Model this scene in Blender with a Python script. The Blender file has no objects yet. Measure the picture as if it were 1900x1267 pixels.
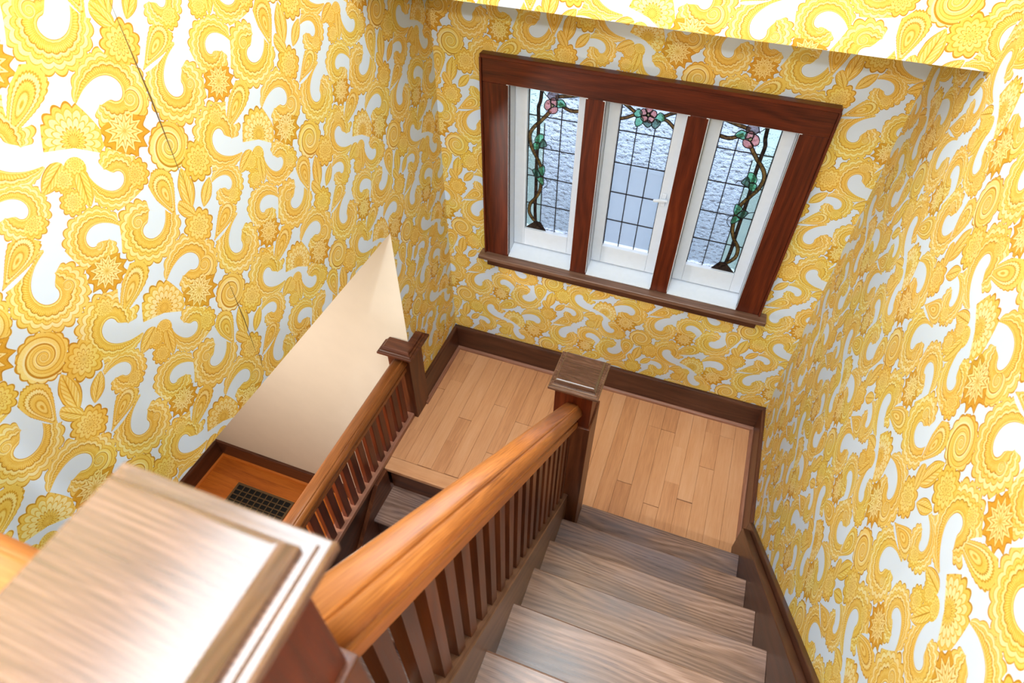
import bpy, bmesh, math, random
from mathutils import Vector, Matrix
random.seed(7)
SC = bpy.context.scene
COL = SC.collection

def srgb(r, g, b, a=1.0):
    f = lambda c: ((c/255+0.055)/1.055)**2.4 if c/255 > 0.04045 else c/255/12.92
    return (f(r), f(g), f(b), a)

# ------------------------------------------------------------------ camera
cam_d = bpy.data.cameras.new('camera'); cam = bpy.data.objects.new('camera', cam_d); COL.objects.link(cam)
cam_d.sensor_width = 36.0; cam_d.lens = 1150.3207*36/1900
cam.matrix_world = Matrix.Translation((1.3606, -2.6466, 3.0896)) @ (
    Matrix.Rotation(0.348, 4, 'Z') @ Matrix.Rotation(0.7678, 4, 'X') @ Matrix.Rotation(0.0089, 4, 'Z'))
cam_d.clip_start = 0.02
cam_d.dof.use_dof = True; cam_d.dof.focus_distance = 2.5; cam_d.dof.aperture_fstop = 5.0
SC.camera = cam

# ------------------------------------------------------------------ sky, lamps, exposure
SC.view_settings.view_transform = 'Standard'; SC.view_settings.look = 'None'
SC.view_settings.gamma = 1.0; SC.view_settings.use_curve_mapping = False
SC.view_settings.exposure = -0.07
world = bpy.data.worlds.new('world'); SC.world = world; world.use_nodes = True
wn = world.node_tree.nodes; bg = wn['Background']
bg.inputs['Color'].default_value = srgb(214, 224, 240); bg.inputs['Strength'].default_value = 4.4

def area(name, loc, size, power, color, rot=(0, 0, 0), shape='SQUARE', sy=None):
    l = bpy.data.lights.new(name, 'AREA'); l.energy = power; l.color = color; l.shape = shape; l.size = size
    if sy: l.size_y = sy
    o = bpy.data.objects.new(name, l); o.location = loc; o.rotation_euler = rot; COL.objects.link(o); return o
def point(name, loc, rad, power, color):
    l = bpy.data.lights.new(name, 'POINT'); l.energy = power; l.color = color; l.shadow_soft_size = rad
    o = bpy.data.objects.new(name, l); o.location = loc; COL.objects.link(o); return o
area('stairwell_fill_light', (0.86, -1.85, 4.195), 1.4, 90, (0.74, 0.89, 1.0), (0, 0, 0), 'RECTANGLE', 2.2)  # added area light under the closed ceiling, for soft fill and cool sheen
point('hall_far_lamp', (0.95, -4.0, 3.86), 0.05, 154, (0.81, 0.92, 1.0))
point('lower_hall_lamp', (-0.80, -2.0, 0.45), 0.10, 62, (1.0, 0.94, 0.86))
SC.cycles.max_bounces = 5; SC.cycles.diffuse_bounces = 2; SC.cycles.glossy_bounces = 2; SC.cycles.transmission_bounces = 5

# ------------------------------------------------------------------ node helpers
class NT:
    def __init__(s, tree): s.t = tree; s.n = tree.nodes; s.l = tree.links
    def put(s, sock, v):
        if v is None: return
        if isinstance(v, bpy.types.NodeSocket): s.l.new(v, sock)
        else: sock.default_value = v
    def math(s, op, a, b=None, c=None, clamp=False):
        n = s.n.new('ShaderNodeMath'); n.operation = op; n.use_clamp = clamp
        s.put(n.inputs[0], a)
        if b is not None: s.put(n.inputs[1], b)
        if c is not None: s.put(n.inputs[2], c)
        return n.outputs[0]
    def vmath(s, op, a, b=None, c=None, out=0):
        n = s.n.new('ShaderNodeVectorMath'); n.operation = op
        s.put(n.inputs[0], a)
        if b is not None: s.put(n.inputs[1], b)
        if c is not None: s.put(n.inputs[2], c)
        return n.outputs[out]
    def mixf(s, f, a, b):
        n = s.n.new('ShaderNodeMix'); n.data_type = 'FLOAT'; s.put(n.inputs[0], f); s.put(n.inputs[2], a); s.put(n.inputs[3], b); return n.outputs[0]
    def mixv(s, f, a, b):
        n = s.n.new('ShaderNodeMix'); n.data_type = 'VECTOR'; s.put(n.inputs[0], f); s.put(n.inputs[4], a); s.put(n.inputs[5], b); return n.outputs[1]
    def mixc(s, f, a, b, mode='MIX'):
        n = s.n.new('ShaderNodeMix'); n.data_type = 'RGBA'; n.blend_type = mode; s.put(n.inputs[0], f); s.put(n.inputs[6], a); s.put(n.inputs[7], b); return n.outputs[2]
    def sep(s, v):
        n = s.n.new('ShaderNodeSeparateXYZ'); s.put(n.inputs[0], v); return n.outputs
    def comb(s, x=0.0, y=0.0, z=0.0):
        n = s.n.new('ShaderNodeCombineXYZ'); s.put(n.inputs[0], x); s.put(n.inputs[1], y); s.put(n.inputs[2], z); return n.outputs[0]
    def curve(s, v, pts, sharp=True):
        n = s.n.new('ShaderNodeFloatCurve'); c = n.mapping.curves[0]
        while len(c.points) < len(pts): c.points.new(0.5, 0.5)
        for p, (x, y) in zip(c.points, pts):
            p.location = (x, y); p.handle_type = 'VECTOR' if sharp else 'AUTO'
        n.mapping.update(); s.put(n.inputs['Value'], v); return n.outputs[0]
    def ramp(s, v, stops, interp='LINEAR'):
        n = s.n.new('ShaderNodeValToRGB'); n.color_ramp.interpolation = interp; e = n.color_ramp.elements
        while len(e) < len(stops): e.new(0.5)
        for k, (p, c) in zip(e, stops): k.position = p; k.color = c
        s.put(n.inputs[0], v); return n.outputs[0]
    def noise(s, vec, scale, detail=2.0, rough=0.5, dist=0.0, out=0):
        n = s.n.new('ShaderNodeTexNoise'); s.put(n.inputs['Vector'], vec)
        n.inputs['Scale'].default_value = scale; n.inputs['Detail'].default_value = detail
        n.inputs['Roughness'].default_value = rough; n.inputs['Distortion'].default_value = dist; return n.outputs[out]
    def bump(s, h, strength, dist):
        n = s.n.new('ShaderNodeBump'); n.inputs['Strength'].default_value = strength; n.inputs['Distance'].default_value = dist
        s.put(n.inputs['Height'], h); return n.outputs[0]

def new_mat(name):
    m = bpy.data.materials.new(name); m.use_nodes = True; t = NT(m.node_tree); t.n.clear()
    out = t.n.new('ShaderNodeOutputMaterial'); b = t.n.new('ShaderNodeBsdfPrincipled'); t.l.new(b.outputs[0], out.inputs[0])
    return m, t, b

# ------------------------------------------------------------------ wallpaper: a printed paisley on a half-drop repeat
TW, TD = 0.555, 0.508
MOTIFS = [(0, -2.006, 2.135, 0.097, 1.19, 1, 0), (0, -1.153, 2.37, 0.098, 0.7, 1, 1), (0, -1.638, 2.445, 0.096, 2.95, 1, 1), (0, -1.929, 1.956, 0.099, -0.94, 1, 1), (0, -1.727, 1.77, 0.079, 2.51, 1, 0), (0, -1.968, 1.817, 0.066, 2.53, 1, 1), (0, -1.853, 2.175, 0.079, -0.17, 1, 0), (6, -1.851, 2.161, 0.04, -0.23, 1, 0), (6, -2.105, 2.014, 0.06, 0.12, 1, 1), (2, -1.652, 2.36, 0.066, -0.46, 1, 0), (2, -1.868, 2.091, 0.056, -0.66, 1, 0), (1, -2.035, 1.936, 0.057, -0.89, 1, 0), (1, -2.118, 1.769, 0.053, -0.9, 1, 0), (1, -1.846, 1.83, 0.032, -0.76, 1, 0), (1, -1.852, 1.774, 0.033, -0.79, 1, 0), (6, -1.967, 2.124, 0.033, -0.68, 1, 0), (6, -1.6, 2.418, 0.049, -0.42, 1, 0), (1, -1.958, 1.784, 0.036, -0.81, 1, 0), (1, -1.923, 2.008, 0.04, -0.71, 1, 0), (6, -1.176, 2.4, 0.044, -0.35, 1, 0), (1, -1.678, 1.749, 0.042, -0.73, 1, 0), (3, -1.78, 2.398, 0.079, 1.08, 1, 0), (4, -2.028, 2.241, 0.065, -2.61, 0.55, 0), (4, -1.843, 2.001, 0.085, -2.51, 0.45, 0), (4, -2.176, 1.91, 0.067, -1.57, 0.62, 0), (5, -2.108, 1.887, 0.054, 1.4, 0.5, 0), (5, -2.048, 1.842, 0.039, 0.84, 0.5, 0), (5, -2.135, 1.837, 0.041, 2.11, 0.5, 0), (5, -1.862, 1.846, 0.044, -2.67, 0.5, 0), (5, -1.812, 1.793, 0.047, -1.78, 0.5, 0), (1, -1.804, 1.846, 0.033, -0.74, 1, 0)]   # kind, s, t, radius, angle, aspect, mirrored
def wallpaper(name):
    m, t, b = new_mat(name)
    uv = t.n.new('ShaderNodeUVMap'); uv.uv_map = 'paper'
    x, y, _ = t.sep(uv.outputs[0])
    a = t.math('DIVIDE', x, TW)
    bb = t.math('DIVIDE', t.math('MULTIPLY_ADD', a, TD/2, y), TD)
    P = t.comb(a, bb, 0.0)
    best_d, best_v = 9.0, (0.0, 0.0, 0.0)
    for kind, s, tt, R, ang, asp, mir in MOTIFS:
        R *= 1.10 if kind in (0, 3) else 1.16
        M = Matrix(((TW, 0.0), (-TD/2, TD)))
        c, si = math.cos(ang), math.sin(ang)
        A = Matrix(((c/R, si/R), (-si/(R*asp), c/(R*asp))))
        if mir: A = Matrix(((1, 0), (0, -1))) @ A
        Q = A @ M
        ca = s/TW; cb = (tt+ca*TD/2)/TD
        w = t.vmath('WRAP', P, (ca+.5, cb+.5, 1.0), (ca-.5, cb-.5, 1.0))
        lx = t.vmath('DOT_PRODUCT', w, (Q[0][0], Q[0][1], -(Q[0][0]*ca+Q[0][1]*cb)), out=1)
        ly = t.vmath('DOT_PRODUCT', w, (Q[1][0], Q[1][1], -(Q[1][0]*ca+Q[1][1]*cb)), out=1)
        Lv = t.comb(lx, ly, (kind+.5)*1e-4); d = t.vmath('LENGTH', Lv, out=1)
        k = t.math('LESS_THAN', d, best_d)
        best_v = t.mixv(k, best_v, Lv); best_d = t.math('MINIMUM', d, best_d)
    px, py, Zc = t.sep(best_v)
    kind = t.math('FLOOR', t.math('MULTIPLY', Zc, 1e4))
    r = best_d
    th = t.math('ARCTAN2', py, px)
    f = t.math('FRACT', t.math('DIVIDE', th, 2*math.pi))
    def lobes(n, v=None):
        v = th if v is None else v
        return t.math('ABSOLUTE', t.math('SINE', t.math('MULTIPLY', v, n/2)))
    # 0 hook
    inn = [(0, .90), (.05, .70), (.12, .53), (.25, .38), (.42, .28), (.6, .21), (.76, .14), (.86, .13), (.92, .22), (.95, .42)]
    outr = [(0, .965), (.05, .985), (.12, .99), (.25, .99), (.42, .99), (.6, .985), (.76, .95), (.86, .83), (.92, .66), (.95, .421)]
    rm = t.curve(f, [(a_[0], (a_[1]+b_[1])/2) for a_, b_ in zip(inn, outr)]+[(1, .42)], False)
    W = t.curve(f, [(a_[0], max((b_[1]-a_[1])/2, .0005)) for a_, b_ in zip(inn, outr)]+[(.952, .0005), (1, .0005)], False)
    q = t.math('DIVIDE', t.math('SUBTRACT', r, rm), W)
    fl = t.math('MULTIPLY', f, 2*math.pi)
    qn = t.math('ADD', q, t.math('MULTIPLY', t.math('MULTIPLY', t.math('SUBTRACT', 1.0, t.math('POWER', lobes(19, fl), .7)), .34), t.math('MULTIPLY_ADD', q, .5, .5, clamp=True)))
    qh = t.math('MULTIPLY_ADD', qn, .5, .5, clamp=True)
    t0 = t.curve(qh, [(0, 0), (.004, 0), (.006, .75), (.03, .75), (.035, .25), (.09, .2), (.095, .7), (.11, .7), (.115, .42), (.25, .22), (.36, .4), (.37, .8), (.395, .8), (.40, .12),
                      (.50, .16), (.51, .62), (.53, .62), (.54, .3), (.62, .3), (.63, .66), (.65, .66), (.66, .09), (.78, .12), (.79, .62), (.81, .62), (.82, .3), (.935, .34), (.945, .82), (.982, .82), (.99, 0), (1, 0)])
    bead = t.math('MULTIPLY', t.math('GREATER_THAN', lobes(72, fl), .55), t.curve(qh, [(0, 0), (.13, 0), (.14, .22), (.38, .22), (.39, 0), (.46, 0), (.47, .12), (.58, .12), (.59, 0), (1, 0)]))
    t0 = t.math('MULTIPLY_ADD', bead, t.math('GREATER_THAN', t0, .05), t0)
    # 1 flower, 2 star, 3 fan
    rf = t.math('MULTIPLY_ADD', t.math('SUBTRACT', 1.0, lobes(11)), .16, r)
    t1 = t.curve(t.math('MULTIPLY', rf, .9, clamp=True), [(0, .8), (.06, .8), (.07, .25), (.16, .25), (.17, .75), (.20, .75), (.21, .35), (.34, .2), (.36, .72), (.39, .72), (.40, .22), (.56, .28), (.58, .7), (.61, .7), (.62, .45), (.76, .38), (.78, .85), (.83, .85), (.84, 0), (1, 0)])
    rs = t.math('MULTIPLY_ADD', lobes(12), .24, r)
    t2 = t.curve(t.math('MULTIPLY', rs, .9, clamp=True), [(0, .7), (.10, .7), (.11, .3), (.20, .3), (.22, .8), (.25, .8), (.26, .2), (.44, .12), (.46, .8), (.50, .8), (.52, .15), (.62, .12), (.64, .85), (.67, .85), (.68, .66), (.84, .70), (.85, .92), (.88, .92), (.89, 0), (1, 0)])
    ra = t.math('MULTIPLY_ADD', t.math('SUBTRACT', 1.0, lobes(17)), .13, r)
    t3 = t.curve(t.math('MULTIPLY', ra, .9, clamp=True), [(0, .35), (.12, .35), (.14, .8), (.17, .8), (.18, .4), (.28, .3), (.30, .75), (.33, .75), (.34, .12), (.50, .08), (.52, .6), (.54, .6), (.55, .15), (.68, .1), (.70, .55), (.72, .55), (.73, .36), (.82, .40), (.83, .85), (.87, .85), (.88, 0), (1, 0)])
    ray = t.math('MULTIPLY', t.math('LESS_THAN', lobes(17), .22), t.curve(r, [(0, 0), (.36, 0), (.37, .45), (.78, .45), (.79, 0), (1, 0)]))
    t3 = t.math('MULTIPLY', t.math('MAXIMUM', t3, ray), t.math('GREATER_THAN', t.math('SUBTRACT', px, t.math('MULTIPLY', t.math('ABSOLUTE', py), -.15)), -.18))
    # 4 drop
    wd = t.math('MULTIPLY', t.math('SUBTRACT', 1.06, px), .66)
    dy = t.math('DIVIDE', py, wd)
    rd = t.math('SQRT', t.math('ADD', t.math('MULTIPLY', px, px), t.math('MULTIPLY', dy, dy)))
    rdl = t.math('MULTIPLY_ADD', t.math('SUBTRACT', 1.0, lobes(34)), .05, rd)
    t4 = t.curve(t.math('MULTIPLY', rdl, .9, clamp=True), [(0, .7), (.10, .6), (.12, .2), (.24, .25), (.26, .75), (.29, .75), (.30, .45), (.46, .35), (.48, .85), (.51, .85), (.52, .15), (.62, .12), (.64, .75), (.67, .75), (.68, .38), (.82, .34), (.83, .75), (.87, .75), (.88, 0), (1, 0)])
    # 5 leaf
    ax = t.math('MULTIPLY', px, px)
    wl = t.math('MULTIPLY', t.math('MAXIMUM', t.math('SUBTRACT', 1.0, ax), .001), .95)
    ay = t.math('ABSOLUTE', py)
    rl = t.math('DIVIDE', ay, wl)
    t5 = t.curve(t.math('MULTIPLY', rl, .9, clamp=True), [(0, .8), (.05, .8), (.06, .3), (.56, .18), (.58, .7), (.63, .7), (.64, .45), (.78, .42), (.80, .88), (.87, .88), (.88, 0), (1, 0)])
    vein = t.math('LESS_THAN', t.math('SINE', t.math('MULTIPLY', t.math('SUBTRACT', px, ay), 22.0)), -.55)
    vein = t.math('MULTIPLY', vein, t.math('MULTIPLY', t.math('LESS_THAN', rl, .63), .5))
    t5 = t.math('MAXIMUM', t5, vein)
    # 6 tight spiral
    lr = t.math('LOGARITHM', t.math('MAXIMUM', r, .02), math.e)
    sp = t.math('FRACT', t.math('SUBTRACT', t.math('MULTIPLY', lr, -1.15), f))
    rsp = t.math('MULTIPLY_ADD', t.math('SUBTRACT', 1.0, lobes(15)), .08, r)
    t6 = t.curve(sp, [(0, .85), (.05, .85), (.06, .3), (.22, .25), (.24, .6), (.28, .6), (.29, .35), (.48, .4), (.5, .75), (.55, .75), (.56, .22), (.8, .2), (.82, .06), (.93, .06), (.94, .85), (1, .85)])
    t6 = t.math('MULTIPLY', t.math('MAXIMUM', t6, t.math('MULTIPLY', t.math('GREATER_THAN', rsp, .93), .8)), t.math('LESS_THAN', rsp, .99))
    tone = t0
    for kk, v in ((0.5, t1), (1.5, t2), (2.5, t3), (3.5, t4), (4.5, t5), (5.5, t6)):
        tone = t.mixf(t.math('GREATER_THAN', kind, kk), tone, v)
    tone = t.math('MULTIPLY', tone, t.math('LESS_THAN', r, 1.12))
    # fine hatching of the print inside the coloured parts
    fine = t.noise(uv.outputs[0], 420.0, 0.0)
    inside = t.math('GREATER_THAN', tone, .05)
    tone = t.math('MULTIPLY_ADD', t.math('MULTIPLY', t.math('SUBTRACT', fine, .5), .22), inside, tone, clamp=True)
    tone = t.math('MAXIMUM', tone, t.math('MULTIPLY', inside, .075))
    col = t.ramp(tone, [(0, srgb(226, 237, 254)), (.04, srgb(226, 237, 254)), (.07, srgb(252, 235, 184)), (.25, srgb(249, 218, 128)), (.45, srgb(241, 195, 86)), (.65, srgb(226, 168, 55)), (.85, srgb(200, 140, 38)), (1, srgb(168, 108, 26))])
    big = t.noise(uv.outputs[0], 7.0, 0.0)
    tint = t.ramp(big, [(.36, srgb(255, 238, 196)), (.5, srgb(255, 255, 255)), (.64, srgb(248, 255, 206))])
    col = t.mixc(t.math('MULTIPLY', inside, .55), col, tint, 'MULTIPLY')
    t.l.new(col, b.inputs['Base Color']); b.inputs['Roughness'].default_value = .6
    b.inputs['Specular IOR Level'].default_value = .3
    return m
PAPER = wallpaper('paisley_wallpaper')

# ------------------------------------------------------------------ wood and plain materials
def wood(name, dark, mid, light, rough=.35, ring=26.0, ra=.16, rvar=.10, wear=None, coat=0.0, spec=.5, bump=.12, fs=1.0, cior=1.5):
    m, t, b = new_mat(name)
    at = t.n.new('ShaderNodeAttribute'); at.attribute_name = 'grain'
    oi = t.n.new('ShaderNodeObjectInfo')
    off = t.math('MULTIPLY', oi.outputs['Random'], 37.0)
    g = t.vmath('ADD', at.outputs['Vector'], t.comb(off, off, off))
    warp = t.noise(t.vmath('MULTIPLY', g, (1.6, 9.0, 9.0)), 1.0, 1.0, .5)
    gx, gy, gz = t.sep(g)
    v = t.math('MULTIPLY_ADD', warp, .16, t.math('ADD', gy, t.math('MULTIPLY', gz, .6)))
    rings = t.math('MULTIPLY_ADD', t.math('SINE', t.math('MULTIPLY', v, 2*math.pi*ring)), .5, .5)
    fib = t.noise(t.vmath('MULTIPLY', g, (11.0*fs, 330.0*fs, 330.0*fs)), 1.0, 1.0, .6)
    blot = t.noise(t.vmath('MULTIPLY', g, (2.2, 14.0, 14.0)), 1.0, 1.0)
    s = t.math('ADD', t.math('MULTIPLY', rings, ra), t.math('MULTIPLY', fib, .50))
    s = t.math('MULTIPLY_ADD', blot, .40, s)
    s = t.math('ADD', s, t.math('MULTIPLY_ADD', oi.outputs['Random'], rvar*2, -rvar-ra*.5+.1))
    col = t.ramp(s, [(.22, dark), (.56, mid), (.92, light)])
    if wear is not None:
        geo = t.n.new('ShaderNodeNewGeometry')
        w = t.noise(t.vmath('MULTIPLY', geo.outputs['Position'], (2.6, 6.0, 4.0)), 1.0, 2.0, .6)
        wm = t.ramp(w, [(.46, (0, 0, 0, 1)), (.66, (1, 1, 1, 1))])
        col = t.mixc(t.math('MULTIPLY', wm, .62), col, wear)
    t.l.new(col, b.inputs['Base Color'])
    rr = t.math('MULTIPLY_ADD', fib, .14, rough-.07); t.l.new(rr, b.inputs['Roughness'])
    t.l.new(t.bump(fib, bump, .0008), b.inputs['Normal'])
    b.inputs['Specular IOR Level'].default_value = spec
    b.inputs['Coat Weight'].default_value = coat; b.inputs['Coat IOR'].default_value = cior; b.inputs['Coat Roughness'].default_value = .18
    return m
def plain(name, col, rough=.5, metal=0.0, bump=0.0, bscale=40.0, var=0.0):
    m, t, b = new_mat(name)
    tc = t.n.new('ShaderNodeNewGeometry')
    n = t.noise(tc.outputs['Position'], bscale, 3.0)
    c2 = tuple(c*(1-var) for c in col[:3])+(1,)
    t.l.new(t.ramp(n, [(.3, c2), (.7, col)]), b.inputs['Base Color'])
    b.inputs['Roughness'].default_value = rough; b.inputs['Metallic'].default_value = metal
    if bump: t.l.new(t.bump(n, bump, .002), b.inputs['Normal'])
    return m
OAK_DARK = wood('dark_stained_oak', srgb(46, 20, 10), srgb(88, 43, 23), srgb(130, 74, 44), .36)
OAK_RED = wood('red_brown_oak', srgb(54, 17, 7), srgb(96, 36, 14), srgb(132, 58, 25), .36)
OAK_BASE = wood('brown_skirting', srgb(50, 25, 16), srgb(88, 49, 32), srgb(120, 74, 52), .36)
OAK_RAIL = wood('golden_oak_rail', srgb(116, 60, 22), srgb(178, 106, 50), srgb(220, 146, 76), .40, ra=.06, coat=.05)
OAK_CAP = wood('oak_newel_cap', srgb(46, 28, 22), srgb(98, 66, 52), srgb(140, 102, 84), .26, ring=150, ra=.12, coat=1.0, cior=1.75)
OAK_FLOOR = wood('light_oak_floor', srgb(196, 130, 86), srgb(228, 162, 114), srgb(240, 182, 138), .40, ra=.06, rvar=.14, bump=.05)
OAK_SHOE = wood('brown_quarter_round', srgb(122, 76, 56), srgb(160, 106, 82), srgb(184, 130, 106), .4)
OAK_STR = wood('grey_brown_oak', srgb(72, 45, 33), srgb(114, 80, 62), srgb(150, 112, 92), .34)
OAK_TREAD = wood('worn_oak_tread', srgb(88, 62, 54), srgb(146, 110, 93), srgb(188, 152, 136), .30, ring=48, ra=.24, rvar=.06, wear=srgb(106, 98, 106), spec=.8)
OAK_LOW = wood('orange_oak_floor', srgb(160, 76, 18), srgb(206, 112, 34), srgb(226, 138, 54), .4, ra=.06)
WHITE = plain('white_paint', srgb(236, 242, 254), .4, bump=.05, var=.03)
CREAM = plain('cream_plaster', srgb(236, 222, 202), .8, bump=.10, bscale=9.0, var=.03)
CEIL = plain('white_ceiling', srgb(240, 238, 234), .8)
LEAD = plain('lead_came', srgb(40, 38, 40), .5, .6, .2, 200)
IRON = plain('bronze_grille', srgb(112, 90, 64), .45, .4, .2, 120)
SEAM = plain('brown_backing_paper', srgb(112, 84, 50), .9)
VOID = plain('dark_backing', srgb(12, 10, 9), .9)
GREY_RENDER = plain('grey_blue_render', srgb(96, 114, 122), .9, bump=.1, var=.06)
SNOW = plain('pale_ground', srgb(226, 234, 244), .9, bump=.3, bscale=3.0, var=.08)
SIDING = plain('pale_siding', srgb(214, 222, 232), .8, var=.05)

def glass(name, tint, textured, cell=46.0):
    m = bpy.data.materials.new(name); m.use_nodes = True; t = NT(m.node_tree); t.n.clear()
    out = t.n.new('ShaderNodeOutputMaterial')
    geo = t.n.new('ShaderNodeNewGeometry')
    vo = t.n.new('ShaderNodeTexVoronoi'); vo.feature = 'SMOOTH_F1'; vo.inputs['Scale'].default_value = cell; t.l.new(t.vmath('MULTIPLY', geo.outputs['Position'], (.7, 1.0, 1.25)), vo.inputs['Vector'])
    h = t.math('ADD', vo.outputs['Distance'], t.math('MULTIPLY', t.noise(geo.outputs['Position'], cell*1.6, 2.0), .7))
    nb = t.bump(h, 1.0 if textured else .08, .018 if textured else .003)
    re = t.n.new('ShaderNodeBsdfRefraction'); re.inputs['Color'].default_value = tint; re.inputs['Roughness'].default_value = .12 if textured else .05
    re.inputs['IOR'].default_value = 1.4 if textured else 1.04; t.l.new(nb, re.inputs['Normal'])
    tl = t.n.new('ShaderNodeBsdfTranslucent'); tl.inputs['Color'].default_value = tint
    mx = t.n.new('ShaderNodeMixShader'); mx.inputs[0].default_value = .14 if textured else .2
    t.l.new(re.outputs[0], mx.inputs[1]); t.l.new(tl.outputs[0], mx.inputs[2])
    gl = t.n.new('ShaderNodeBsdfGlossy'); gl.inputs['Roughness'].default_value = .12; t.l.new(nb, gl.inputs['Normal'])
    fr = t.n.new('ShaderNodeFresnel'); fr.inputs['IOR'].default_value = 1.45
    m2 = t.n.new('ShaderNodeMixShader'); t.l.new(fr.outputs[0], m2.inputs[0]); t.l.new(mx.outputs[0], m2.inputs[1]); t.l.new(gl.outputs[0], m2.inputs[2])
    t.l.new(m2.outputs[0], out.inputs[0]); return m
G_CLEAR = glass('hammered_clear_glass', (.92, .95, 1, 1), True)
G_SMOOTH = glass('plain_clear_glass', (.92, .95, 1, 1), False)
G_PALE = glass('pale_green_glass', srgb(240, 250, 244), True, 22.0)
def art_glass(name, col, col2, dens=.2):
    m = bpy.data.materials.new(name); m.use_nodes = True; t = NT(m.node_tree); t.n.clear()
    out = t.n.new('ShaderNodeOutputMaterial'); geo = t.n.new('ShaderNodeNewGeometry')
    c = t.ramp(t.noise(geo.outputs['Position'], 55.0, 3.0, .6, 1.0), [(.35, col2), (.65, col)])
    tl = t.n.new('ShaderNodeBsdfTranslucent'); t.l.new(c, tl.inputs['Color'])
    tp = t.n.new('ShaderNodeBsdfTransparent'); t.l.new(t.mixc(.5, c, (1, 1, 1, 1)), tp.inputs['Color'])
    m0 = t.n.new('ShaderNodeMixShader'); m0.inputs[0].default_value = dens; t.l.new(tp.outputs[0], m0.inputs[1]); t.l.new(tl.outputs[0], m0.inputs[2])
    df = t.n.new('ShaderNodeBsdfPrincipled'); t.l.new(c, df.inputs['Base Color']); df.inputs['Roughness'].default_value = .2
    mx = t.n.new('ShaderNodeMixShader'); mx.inputs[0].default_value = .18
    t.l.new(m0.outputs[0], mx.inputs[1]); t.l.new(df.outputs[0], mx.inputs[2]); t.l.new(mx.outputs[0], out.inputs[0]); return m
G_GREEN = art_glass('green_leaf_glass', srgb(150, 236, 204), srgb(96, 184, 152))
G_TEAL = art_glass('dark_green_leaf_glass', srgb(110, 160, 142), srgb(74, 116, 104))
G_PINK = art_glass('pink_petal_glass', srgb(240, 178, 172), srgb(222, 142, 138))
G_GREY = art_glass('mauve_petal_glass', srgb(178, 160, 166), srgb(142, 124, 132))
G_AMBER = art_glass('amber_vine_glass', srgb(186, 148, 84), srgb(112, 80, 48), .7)
G_BROWN = art_glass('brown_stem_glass', srgb(116, 90, 74), srgb(66, 48, 42), .85)
G_CENT = art_glass('yellow_centre_glass', srgb(206, 196, 120), srgb(150, 130, 80))

# ------------------------------------------------------------------ mesh helpers
AX = {'x': ((1, 0, 0), (0, 1, 0), (0, 0, 1)), 'y': ((0, 1, 0), (1, 0, 0), (0, 0, 1)), 'z': ((0, 0, 1), (1, 0, 0), (0, 1, 0))}
SLOPE = 0.92566
_n = math.hypot(1, SLOPE)
AX['s'] = ((0, -1/_n, SLOPE/_n), (1, 0, 0), (0, SLOPE/_n, 1/_n))
def finish(bm, name, grain='x', paper=None, smooth=False):
    me = bpy.data.meshes.new(name)
    bmesh.ops.recalc_face_normals(bm, faces=bm.faces)
    if paper:
        lay = bm.loops.layers.uv.new('paper')
        for f in bm.faces:
            for l in f.loops: l[lay].uv = paper(l.vert.co, f.normal)
    bm.to_mesh(me); bm.free()
    if grain == 'mitre':      # grain follows each side of a mitred moulding
        at = me.attributes.new('grain', 'FLOAT_VECTOR', 'CORNER'); o = random.random()*9
        for p in me.polygons:
            k = 'x' if abs(p.normal.z) > .8 or abs(p.normal.y) > abs(p.normal.x) else 'y'
            A = [Vector(a) for a in AX[k]]
            for li in p.loop_indices:
                co = me.vertices[me.loops[li].vertex_index].co
                at.data[li].vector = (co.dot(A[0])+o, co.dot(A[1])*(1 if abs(p.normal.z) > .8 else .15)+o, co.dot(A[2])*(1 if abs(p.normal.z) > .8 else .6)+o)
    elif grain:
        A = [Vector(a) for a in AX[grain]]
        o = Vector((random.random()*9, random.random()*9, random.random()*9))
        at = me.attributes.new('grain', 'FLOAT_VECTOR', 'POINT')
        buf = []
        for v in me.vertices: buf += [v.co.dot(A[0])+o.x, v.co.dot(A[1])+o.y, v.co.dot(A[2])+o.z]
        at.data.foreach_set('vector', buf)
    if smooth:
        for p in me.polygons: p.use_smooth = True
    return me
def add_box(bm, x0, x1, y0, y1, z0, z1):
    vs = [bm.verts.new(p) for p in ((x0, y0, z0), (x1, y0, z0), (x1, y1, z0), (x0, y1, z0), (x0, y0, z1), (x1, y0, z1), (x1, y1, z1), (x0, y1, z1))]
    return [bm.faces.new([vs[i] for i in q]) for q in ((3, 2, 1, 0), (4, 5, 6, 7), (0, 1, 5, 4), (1, 2, 6, 5), (2, 3, 7, 6), (3, 0, 4, 7))]
def bevel(bm, w, seg=1):
    if w: bmesh.ops.bevel(bm, geom=list(bm.edges), offset=w, segments=seg, profile=.6, affect='EDGES', clamp_overlap=True)
def add_prism(bm, pts, axis, a, b):
    """polygon pts in the plane across `axis`, from a to b along it"""
    def P(u, v, w): return {'x': (w, u, v), 'y': (u, w, v), 'z': (u, v, w)}[axis]
    A = [bm.verts.new(P(u, v, a)) for u, v in pts]; B = [bm.verts.new(P(u, v, b)) for u, v in pts]
    n = len(pts)
    bm.faces.new(A[::-1]); bm.faces.new(B)
    for i in range(n): bm.faces.new((A[i], A[(i+1) % n], B[(i+1) % n], B[i]))
def link(o, parent=None):
    COL.objects.link(o)
    if parent is not None:
        o.parent = parent
        w = Vector((0, 0, 0)); q = parent
        while q is not None: w += q.location; q = q.parent
        o.location = o.location-w
    return o
def obj(name, me, mat, parent=None, loc=(0, 0, 0)):
    if mat is not None and not me.materials: me.materials.append(mat)
    o = bpy.data.objects.new(name, me); o.location = loc; return link(o, parent)
def tag(o, label=None, cat=None, group=None, kind=None):
    for k, v in (('label', label), ('category', cat), ('group', group), ('kind', kind)):
        if v: o[k] = v
    return o
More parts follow.
